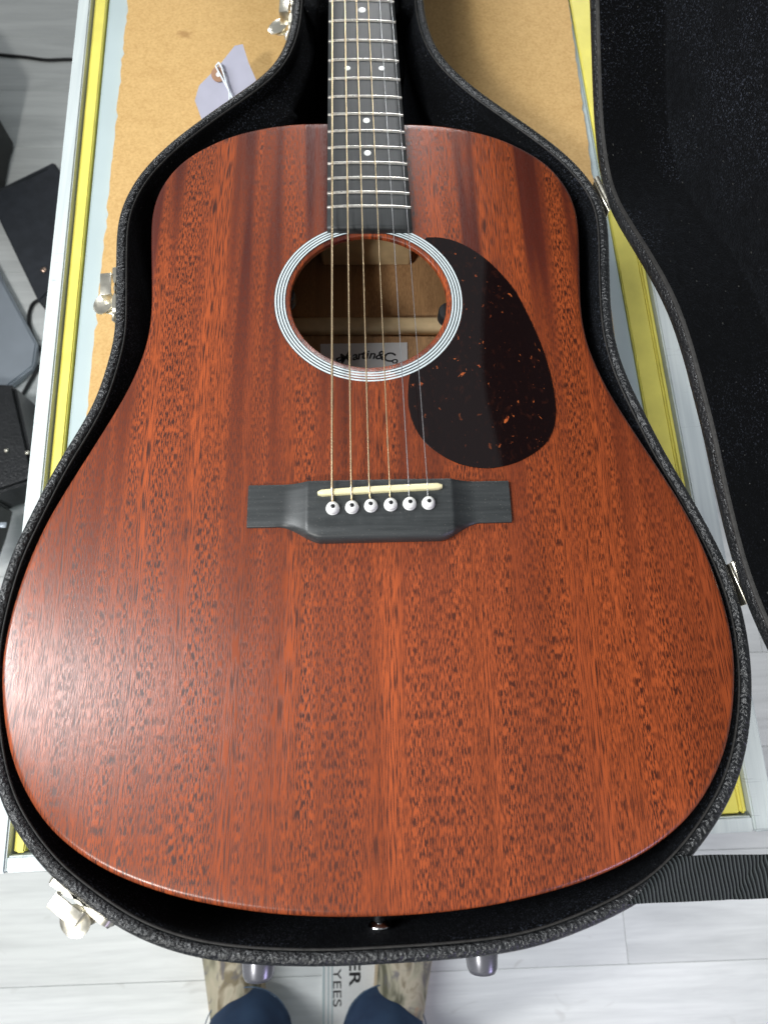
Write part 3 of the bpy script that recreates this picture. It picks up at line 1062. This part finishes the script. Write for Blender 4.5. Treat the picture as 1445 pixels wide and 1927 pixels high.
# padded shoulders beside the heel, neck rests
pad_out = [(41, 436), (42.5, 412), (46, 392), (52, 371), (63, 353.5), (80, 336), (100, 316), (122, 293), (137, 274), (150, 252), (158, 234)]
pad_in = [(36, 436), (35, 414), (34.5, 398), (37, 381), (41, 362), (46, 345), (58, 318), (84, 299), (112, 279), (136, 257), (151, 232)]
for sx, ox in ((1, 0.0), (-1, -6.5)):
    o_ = [Vector((p.x * sx + ox * (1 if p.y > 330 else 0.2), p.y)) for p in catmull(pad_out, 60, False)]
    i_ = [Vector((p.x * sx + ox * (1 if p.y > 330 else 0.2), p.y)) for p in catmull(pad_in, 60, False)]
    rs = [[v3(p, RZ - 6) for p in o_], [v3(p.lerp(q, 0.35), RZ - 11) for p, q in zip(o_, i_)], [v3(p.lerp(q, 0.8), RZ - 19) for p, q in zip(o_, i_)],
          [v3(q, RZ - 24) for q in i_], [v3(q + Vector((1.5 * sx, 1)), RZ - 32) for q in i_], [v3(q + Vector((2.0 * sx, 1)), cb(q.y) + 9) for q in i_]]
    cmesh('shoulder_pad', loft(rs, False), M['plush'], sharp=70)
for sx, x0 in ((1, 38.0), (-1, -44.0)):
    cmesh('neck_rest', box((x0, 446, -38), (14, 52, 60), 5, 3), M['plush'])
cmesh('neck_support', box((-3, 470, -58), (90, 60, 62), 6, 3), M['plush'])

# lid: built shut, then swung up about the hinge line
HA, HB = Vector((171.6, 212.0, RZ + 0.4)), Vector((212.0, -72.0, RZ + 0.4))
LID_ANG = math.radians(-87.0)
ax = (HB - HA).normalized()
LM = Matrix.Translation(HA) @ Matrix.Rotation(LID_ANG, 4, ax) @ Matrix.Translation(-HA)
LT = 58.0
lrim = RZ + 0.9
shell_prof = [(10.2, lrim + 3.5), (9.9, lrim + 1.4), (8.6, lrim + 0.4), (4.5, lrim - 0.4), (1.4, lrim), (0.3, lrim + 1.1), (0.0, lrim + 4), (0.0, lrim + LT - 16), (1.5, lrim + LT - 8), (6, lrim + LT - 1.5), (14, lrim + LT + 2), (40, lrim + LT + 8)]
lid = cmesh('lid', xf(loft(rim_rings(shell_prof), True, False, True), LM), M['leather'], sharp=70)
cmesh('lid_edge_tape', xf(loft(rim_rings([(9.9, lrim + 4), (10.0, lrim + 0.9), (10.5, lrim + 0.0), (11.3, lrim - 0.2), (12.0, lrim + 0.5), (12.2, lrim + 4)])), LM), M['tape'], lid)
lprof = [(11.8, lrim + 0.8), (12.3, lrim + 3), (12.8, lrim + 20), (13.5, lrim + 38), (16.0, lrim + 44.0), (17.5, lrim + 45.5), (18.5, lrim + 44.8), (24, lrim + 45.5), (40, lrim + 48)]
cmesh('lid_lining', xf(loft(rim_rings(lprof), True, False, True), LM), M['plush'], lid, sharp=80)


def at_rim(pt):
    """nearest place on the rim: point, tangent, outward normal"""
    p = Vector(pt[:2])
    k = min(range(NC), key=lambda i: (RL[i] - p).length)
    t = (RL[(k + 3) % NC] - RL[k - 3]).normalized()
    return RL[k], t, Vector((t.y, -t.x))


def latch(pt, z, s, flip, lever_out=13.0, lever_drop=-16.0):
    p, t, n = at_rim(pt)
    t = t * flip
    L = Matrix(((t.x, n.x, 0, p.x), (t.y, n.y, 0, p.y), (0, 0, 1, z), (0, 0, 0, 1)))     # x along the rim, y outwards, z up
    if flip < 0:
        pass
    pl_ = []
    # base plate lies against the wall, its ends rounded, a bow in the middle
    rr = []
    for k in range(25):
        u = (k / 24 - 0.5) * 40 * s
        e = max(0.0, (abs(u) - 16 * s) / (4 * s))
        hh = 7.5 * s * math.sqrt(max(0.02, 1 - e * e))
        bow = 2.2 * s * math.exp(-(u / (5 * s)) ** 2)
        y0 = 0.1 - bow * 0.0
        rr.append([Vector((u, y0 + bow, hh - 10 * s)), Vector((u, y0 + 3.0 * s - bow, hh - 10 * s)), Vector((u, y0 + 3.0 * s - bow, -hh - 10 * s)), Vector((u, y0 + bow, -hh - 10 * s))])
    lt = cmesh('latch', xf(loft(rr, True, True, True), L), M['nickel'], sharp=35)
    # box keeper: four walls of sheet metal
    bx = []
    for c, sz in (((-3 * s, 10.2 * s, -6 * s), (17 * s, 1.0 * s, 10 * s)), ((-11.2 * s, 6.8 * s, -6 * s), (1.0 * s, 7.6 * s, 10 * s)), ((5.2 * s, 6.8 * s, -6 * s), (1.0 * s, 7.6 * s, 10 * s)),
                  ((-3 * s, 7.0 * s, -1.4 * s), (17.2 * s, 7.2 * s, 1.0 * s))):
        bx.append(box(c, sz, 0.3 * s, 2))
    cmesh('keeper_box', xf(join(*bx), L), M['nickel'], lt, sharp=35)
    # thumb lever: a dished round tab swung outwards
    prof = [(0.1, 0.0), (4.5, 0.15), (7.2, 0.9), (8.2, 1.6), (8.2, 0.8), (7.0, -0.4), (0.1, -1.0)]
    tabm = L @ Matrix.Translation((2.0 * s, lever_out * s, lever_drop * s)) @ Matrix.Rotation(math.radians(-18), 4, 'X') @ Matrix.Scale(s, 4)
    cmesh('thumb_lever', xf(lathe(prof, 28, tabm), Matrix.Identity(4)), M['nickel'], lt, sharp=40)
    arm = box((0, 0, 0), (5.0 * s, 15.0 * s, 1.2 * s), 0.4 * s, 2, Matrix.Rotation(math.radians(-18), 4, 'X') @ Matrix.Rotation(0.5, 4, 'Z'))
    cmesh('lever_arm', xf((arm[0], arm[1]), L @ Matrix.Translation((9.0 * s, 7.0 * s, -15 * s))), M['nickel'], lt, sharp=40)
    hk = tube([Vector((14 * s, 1.5 * s, -9 * s)), Vector((15.5 * s, 4.5 * s, -10 * s)), Vector((17 * s, 6.0 * s, -13 * s)), Vector((18.5 * s, 3.0 * s, -17 * s)), Vector((19.5 * s, 1.0 * s, -19 * s))], 1.3 * s, 8)
    cmesh('hook', xf(hk, L), M['nickel'], lt, sharp=50)
    for u in (-17.5, 16.0):
        cmesh('rivet', xf(lathe([(0.1, 0), (1.8, 0), (1.6, 0.8), (0.1, 1.2)], 14, Matrix.Scale(s, 4)), L @ Matrix.Translation((u * s, 3.2 * s, -9 * s)) @ Matrix.Rotation(math.radians(-90), 4, 'X')), M['nickel'], lt)


latch((-169.8, 149.0), RZ - 3, 1.0, 1)
latch((-146.5, -213.0), RZ - 2, 1.0, 1, 12.5, -14)
latch((-59.4, 424.0), RZ - 5, 1.05, 1)

for pa, pb in (((208.6, -47.4), (214.2, -71.6)), ((165.6, 239.6), (172.8, 212.5))):
    a, b = Vector((*pa, RZ + 0.2)), Vector((*pb, RZ + 0.2))
    dvec = (b - a).normalized()
    nrm = Vector((dvec.y, -dvec.x, 0)) * (-1 if dvec.x > 0 else 1)
    nrm = Vector((-dvec.y, dvec.x, 0))
    if nrm.x < 0:
        nrm = -nrm
    off = nrm * 1.0 + Vector((0, 0, 1.2))
    hg = None
    for k, (u0, u1) in enumerate(((0, 0.24), (0.26, 0.74), (0.76, 1.0))):
        o = cmesh('hinge' if hg is None else 'hinge_knuckle', tube([a.lerp(b, u0) + off, a.lerp(b, (u0 + u1) / 2) + off, a.lerp(b, u1) + off], 1.9, 14), M['nickel'], None if hg is None else hg, sharp=50)
        hg = hg or o
    cmesh('hinge_pin', tube([a.lerp(b, -0.03) + off, a.lerp(b, 1.03) + off], 0.8, 10), M['chrome'], hg)
    for nm_, dz in (('hinge_leaf', -8.0),):
        c_ = a.lerp(b, 0.5) + nrm * 0.5
        mt = Matrix((( dvec.x, nrm.x, 0), (dvec.y, nrm.y, 0), (0, 0, 1))).to_4x4()
        cmesh(nm_, xf(box((0, 0, 0), ((b - a).length, 0.9, 13), 0.3, 1), Matrix.Translation(c_ + Vector((0, 0, dz))) @ mt), M['nickel'], hg, sharp=40)

# feet at the tail end of the case
for fx, fy_ in ((-66.2, -240.0), (57.4, -240.6)):
    cmesh('foot', lathe([(0.5, -3), (10.2, -3), (10.0, 6), (9.2, 14), (8.4, 21), (7.2, 23.2), (5.5, 23.8), (0.5, 23.8)], 32, Matrix.Translation((fx, fy_, -62)) @ Matrix.Rotation(math.radians(90), 4, 'X')), M['foot'], sharp=60)

# stay strap from the case rim to the lid
NSX = 90
rs = []
ctrl = [(-3.0, -24.0), (-0.5, -10.0), (2.5, -4.6), (7.0, -3.0), (13.0, -3.0), (20.0, -2.6)]     # x from the rim's inner line, z: up out of the case and over the rim
far_ = [(188.0, 1.0), (205.0, 7.0), (225.0, 22.0), (246.0, 48.0)]
cols = []
for j in range(15):
    vj = j / 7 - 1
    y0_ = -208.8 + 9.8 * vj
    xs = 133.5 + (y0_ + 218.3) * 1.516 - 12.7
    pts_ = catmull([(xs + a, z) for a, z in ctrl] + far_, NSX, False)
    col_ = []
    for p in pts_:
        k = sstep(140, 190, p.x)
        fold = k * (0.8 * math.exp(-((vj * 9 - (p.x - 160) * 0.55) / 4.0) ** 2) - 1.3 * math.exp(-((vj * 9 - (p.x - 184) * 0.8) / 2.6) ** 2)) + 0.15 * math.sin(p.x * 0.2 + vj * 3)
        col_.append(Vector((p.x, -208.8 + (9.8 - 1.2 * sstep(170, 240, p.x)) * vj + 0.02 * (p.x - 150), p.y + fold)))
    cols.append(col_)
rs = []
for i in range(NSX):
    row = [c[i] for c in cols]
    rs.append(row + [Vector((q.x, q.y, q.z - 1.0)) for q in reversed(row)])
cmesh('stay_strap', loft(rs, True, True, True), M['webbing'], sharp=50)

# ================================================================== SWING TAG behind the case
TZ = T + 0.020
tp = [(380, 226), (367, 189), (375, 161), (412, 124), (442, 86), (457, 83), (468, 118), (482, 150), (470, 205)]
tw_ = []
for i, (px, py) in enumerate(tp):
    tw_.append(wp(px, py, TZ))
cen = sum(tw_, Vector()) / len(tw_)
tag_root = root('swing_tag', (cen.x, cen.y, T + 0.001), 'white paper tag coloured in lavender grey shade, tied with white string on the fibreboard', 'tag')
# the card leans: far edge up, and it is gently curled
cam_w = G @ CAM_C


def lean_z(p):
    return T + 0.004 + max(0.0, 0.035 * ((p.y - tw_[0].y) / 0.07))


card = []
for px, py in tp:
    z = TZ
    for _ in range(8):
        q = wp(px, py, z)
        z = lean_z(q)
    card.append(wp(px, py, z))
n_ = len(card)
cc = sum(card, Vector()) / n_
nrm = (card[3] - card[0]).cross(card[6] - card[0]).normalized()
if nrm.z < 0:
    nrm = -nrm
V = [p for p in card] + [p - nrm * 0.0005 for p in card]
F = [tuple(range(n_)), tuple(range(2 * n_ - 1, n_ - 1, -1))] + [(i, (i + 1) % n_, n_ + (i + 1) % n_, n_ + i) for i in range(n_)]
cd = mesh('card', (V, F), M['paper'], tag_root, smooth=False)


def on_card(px, py, lift):
    z = TZ
    for _ in range(8):
        q = wp(px, py, z)
        z = lean_z(q)
    return q + nrm * lift


hc = on_card(411, 141, 0.0006)
qm = nrm.to_track_quat('Z', 'Y').to_matrix().to_4x4()
mesh('eyelet_ring', xf(ring((0, 0), 0.0021, 0.0062, lambda s: 0.0003 * s, 32), Matrix.Translation(hc) @ qm), M['brown'], cd, sharp=40)
mesh('eyelet_hole', xf(lathe([(0.0001, 0), (0.0021, 0), (0.0021, 0.0001), (0.0001, 0.0001)], 20), Matrix.Translation(hc) @ qm), M['white_paper'], cd, sharp=40)
s1 = [on_card(*p, l) for p, l in (((413, 120), 0.002), ((408, 128), 0.003), ((413, 138), 0.003), ((424, 158), 0.003), ((432, 172), 0.004), ((441, 192), 0.006))]
s2 = [on_card(*p, l) for p, l in (((413, 120), 0.002), ((419, 130), 0.004), ((424, 145), 0.0045), ((428, 160), 0.004), ((434, 178), 0.005), ((435, 194), 0.006))]
for s in (s1, s2):
    pts = []
    for a, b in zip(s[:-1], s[1:]):
        pts += [a.lerp(b, k / 4) for k in range(4)]
    pts.append(s[-1])
    mesh('tie_string', tube(pts, 0.00085, 8), M['twine'], tag_root)

# ================================================================== THINGS ON THE FLOOR beside the counter


def slab(name, pts, z0, z1, mat, label, cat, bev=0.004):
    """flat box-like thing whose foot follows the given photo pixels"""
    top = [Vector((*wp(px, py, z0)[:2], z1)) for px, py in pts]
    c = sum(top, Vector()) / len(top)
    rt = root(name, (c.x, c.y, z0), label, cat)
    bm = bmesh.new()
    vs = [bm.verts.new(p) for p in top]
    fc = bm.faces.new(vs)
    ex = bmesh.ops.extrude_face_region(bm, geom=[fc])
    for v in [g for g in ex['geom'] if isinstance(g, bmesh.types.BMVert)]:
        v.co.z = z0
    bmesh.ops.bevel(bm, geom=[e for e in bm.edges], offset=bev, segments=2, affect='EDGES')
    bmesh.ops.recalc_face_normals(bm, faces=bm.faces)
    me_ = bpy.data.meshes.new('body')
    bm.to_mesh(me_)
    bm.free()
    o = link('body', me_, mat, rt)
    me_.set_sharp_from_angle(angle=math.radians(40))
    return rt, o


slab('speaker_cabinet', [(-150, 120), (-20, 190), (30, 277), (22, 300), (6, 388), (-110, 440)], 0.0, 0.22, M['soft_black'], 'matte black speaker box standing on the pale floor', 'speaker', 0.006)
rt, o = slab('equipment_case', [(1, 398), (122, 338), (210, 470), (96, 596)], 0.0, 0.06, M['slate'], 'flat slate coloured equipment case with a copper rivet', 'equipment case', 0.004)
rc = Vector((*wp(84, 524, 0.0)[:2], 0.0605)) + Vector((0.03, -0.02, 0))
mesh('rivet', lathe([(0.001, 0), (0.0075, 0), (0.006, 0.002), (0.001, 0.003)], 18, Matrix.Translation(rc)), M['copper'], rt)
mesh('seam', tube([wp(-28, 372, 0.0605), wp(90, 318, 0.0605)], 0.0012, 6), M['soft_black'], rt)
slab('laptop', [(-150, 470), (-8, 496), (78, 655), (72, 697), (0, 754), (-150, 800)], 0.0, 0.022, M['silver'], 'closed silver laptop lying on the floor beside the counter', 'laptop', 0.004)
rt, o = slab('instrument_case', [(-140, 748), (70, 760), (110, 930), (-140, 1010)], 0.0, 0.10, M['worn_black'], 'worn black vinyl instrument case with small studs on the floor', 'instrument case', 0.008)
for px, py in ((13, 848), (52, 852), (-30, 850)):
    mesh('stud', lathe([(0.001, 0), (0.005, 0), (0.004, 0.0025), (0.001, 0.0035)], 16, Matrix.Translation(wp(px, py, 0.1005))), M['nickel'], rt)
rt, o = slab('amplifier', [(-90, 950), (24, 951), (31, 958), (21, 1004), (0, 1064), (-90, 1120)], 0.1025, 0.26, M['soft_black'], 'small black amplifier with rounded corner on the worn vinyl case', 'amplifier', 0.010)
mesh('badge', box(wp(4, 988, 0.2606), (0.016, 0.010, 0.0012), 0.0004, 1), M['silver'], rt)


def floor_cable(name, pts, rad, z, label):
    P_ = [wp(px, py, z) for px, py in pts]
    c2 = catmull([(p.x, p.y) for p in P_], 60, False)
    o = mesh(name, tube([Vector((p.x, p.y, z)) for p in c2], rad, 8), M['cable'])
    tag(o, label, 'cable')


floor_cable('cable', [(150, 545), (110, 551), (85, 560), (63, 572), (55, 597), (60, 625), (78, 658), (130, 720)], 0.0042, 0.0045, 'black cable looping out beside the silver laptop')
floor_cable('cable', [(95, 660), (66, 704), (48, 735), (36, 757), (30, 790)], 0.0042, 0.0045, 'black cable running between the laptop and the worn vinyl case')
floor_cable('cable', [(-60, 96), (0, 103), (50, 108), (90, 113), (140, 112), (220, 118)], 0.0042, 0.0045, 'black cable running straight across the bare floor boards')

# ================================================================== SIGN on the floor between the shoes
sg = [wp(606, 1740, 0.004), wp(606, 1990, 0.004), wp(712, 1990, 0.004), wp(724, 1740, 0.004)]
sr = root('floor_sign', sum(sg, Vector()) / 4 * 1.0 - Vector((0, 0, 0.003)), 'white printed sign with large black letters lying between the shoes', 'sign')
x0, x1 = sg[0].x, sg[3].x
y1, y0 = sg[0].y, sg[1].y
mesh('board', box(((x0 + x1) / 2, (y0 + y1) / 2, 0.003), (x1 - x0, y1 - y0, 0.005), 0.0006, 1), M['white'], sr, sharp=40)
for px, w in ((609, 0.004), (618, 0.0025), (625, 0.0025)):
    q = wp(px, 1870, 0.006)
    mesh('border_line', box((q.x, (y0 + y1) / 2, 0.0058), (w, (y1 - y0) * 0.98, 0.0006), 0, 1), M['liner'], sr, smooth=False)
ROTT = Matrix.Rotation(math.radians(-90), 4, 'Z')


def floor_text(txt, px0, py0, py1, capx, bold):
    """letters read downwards in the picture; the first starts at py0, the last ends at py1"""
    a, b = wp(px0, py0, 0.0065), wp(px0, py1, 0.0065)
    v, f_, xa, xb = glyphs(txt, 0.1, bold)
    ys = [p.y for p in v]
    w = wp(capx, py0, 0.0065).x - a.x
    sx = (a.y - b.y) / (xb - xa)
    sy = w / (max(ys) - min(ys))
    V_ = [Vector((a.x + (p.y - min(ys)) * sy, a.y - (p.x - xa) * sx, 0.0062)) for p in v]
    mesh('lettering', (V_, f_), M['ink'], sr, smooth=False)


floor_text('YEES', 627, 1823, 1895, 642, 0.0)
floor_text('ER', 657, 1808, 1857, 678, 0.002)

# ================================================================== THE PERSON (only legs and shoes come into the picture)
pr = root('person', (-0.11, -0.66, 0.0), 'person in dark blue jeans and camouflage shoes standing at the counter', 'person')
RH = 0.074
_l, _r = wp(470, 1850, 0.07), wp(722, 1856, 0.07)
LEGS = [(_l.x, _l.y - RH, -1), (_r.x, _r.y - RH, 1)]
vfs = []
for lx, lyy, s in LEGS:
    rings = []
    hipx = -0.105 + s * 0.095
    prof_ = [(0.050, RH - 0.002, RH - 0.002), (0.062, RH, RH), (0.085, RH, RH), (0.16, 0.071, 0.073), (0.30, 0.069, 0.074), (0.46, 0.070, 0.076), (0.62, 0.080, 0.086), (0.80, 0.092, 0.100), (0.93, 0.094, 0.108), (1.0, 0.09, 0.11)]
    for z, rx, ry in prof_:
        t = min(1, z / 0.95)
        cx, cy = lx + (hipx - lx) * t, lyy - 0.03 * math.sin(t * 3.0) - 0.02 * t
        rg = []
        for k in range(48):
            a = 2 * math.pi * k / 48
            wr = 1 + 0.045 * mnoise.noise(Vector((math.cos(a) * 1.6 + s * 3, math.sin(a) * 1.6, z * 9))) + 0.03 * mnoise.noise(Vector((math.cos(a) * 3, math.sin(a) * 3 + 5, z * 22)))
            rg.append(Vector((cx + rx * wr * math.cos(a), cy + ry * wr * math.sin(a), z + 0.012 * math.cos(a + 2.0 * s) * (1 if z < 0.1 else 0))))
        rings.append(rg)
    # turned-in hem so that the trouser end has thickness
    inner = [[Vector((lx + (p.x - lx) * 0.90, lyy + (p.y - lyy) * 0.90, p.z + dz)) for p in rings[0]] for dz in (0.03, 0.0)]
    vfs.append(loft(inner + rings, True, True, True))
pel = []
for z, rx, ry in ((0.86, 0.10, 0.09), (0.90, 0.175, 0.115), (0.95, 0.185, 0.125), (1.01, 0.18, 0.12), (1.06, 0.17, 0.115)):
    pel.append([Vector((-0.105 + rx * math.cos(2 * math.pi * k / 48), -0.715 + ry * math.sin(2 * math.pi * k / 48), z)) for k in range(48)])
vfs.append(loft(pel, True, True, True))
jeans = mesh('jeans', join(*vfs), M['denim'], pr)
md = jeans.modifiers.new('remesh', 'REMESH')
md.mode = 'VOXEL'
md.voxel_size = 0.005
md.use_smooth_shade = True
sm = jeans.modifiers.new('smooth', 'SMOOTH')
sm.iterations = 4
for lx, lyy, s in LEGS:
    pts = [Vector((lx + (RH + 0.0005) * math.cos(a), lyy + (RH + 0.0005) * math.sin(a), 0.076 + 0.012 * math.cos(a + 2.0 * s))) for a in [2 * math.pi * k / 72 for k in range(73)]]
    mesh('hem_stitching', tube(pts, 0.0009, 6, False), M['stitch'], jeans)


def shoe(cx, cy, ang):
    Mx = Matrix.Translation((cx, cy, 0)) @ Matrix.Rotation(ang, 4, 'Z')
    # stations from heel to toe: y, half width, height, sole half width
    st = [(-0.115, 0.020, 0.060), (-0.105, 0.036, 0.085), (-0.08, 0.043, 0.095), (-0.03, 0.045, 0.100), (0.03, 0.049, 0.092), (0.08, 0.055, 0.076), (0.12, 0.055, 0.064), (0.15, 0.048, 0.056), (0.172, 0.034, 0.047), (0.183, 0.016, 0.038)]
    rg = []
    for y, w, h in st:
        rg.append([Vector((w * math.copysign(abs(math.cos(a)) ** 0.7, math.cos(a)), y, 0.022 + (h - 0.022) * max(0, math.sin(a)) ** 0.8)) for a in [math.pi * k / 20 for k in range(21)]])
    up = mesh('shoe', xf(loft(rg, True, True, True), Mx), M['camo'], pr)
    sub = up.modifiers.new('sub', 'SUBSURF')
    sub.levels = sub.render_levels = 1
    so = []
    for y, w, h in st:
        yy = y * 1.02
        so.append([Vector((sx * (w + 0.004), yy, z)) for sx, z in ((-1, 0.001), (-1.0, 0.020), (-0.93, 0.025), (0.93, 0.025), (1.0, 0.020), (1, 0.001))])
    mesh('sole', xf(loft(so, True, True, True), Mx), M['rubber'], up, sharp=50)


for (lx, lyy, s) in LEGS:
    shoe(lx + s * 0.036, lyy + 0.075, math.radians(-9 * s))
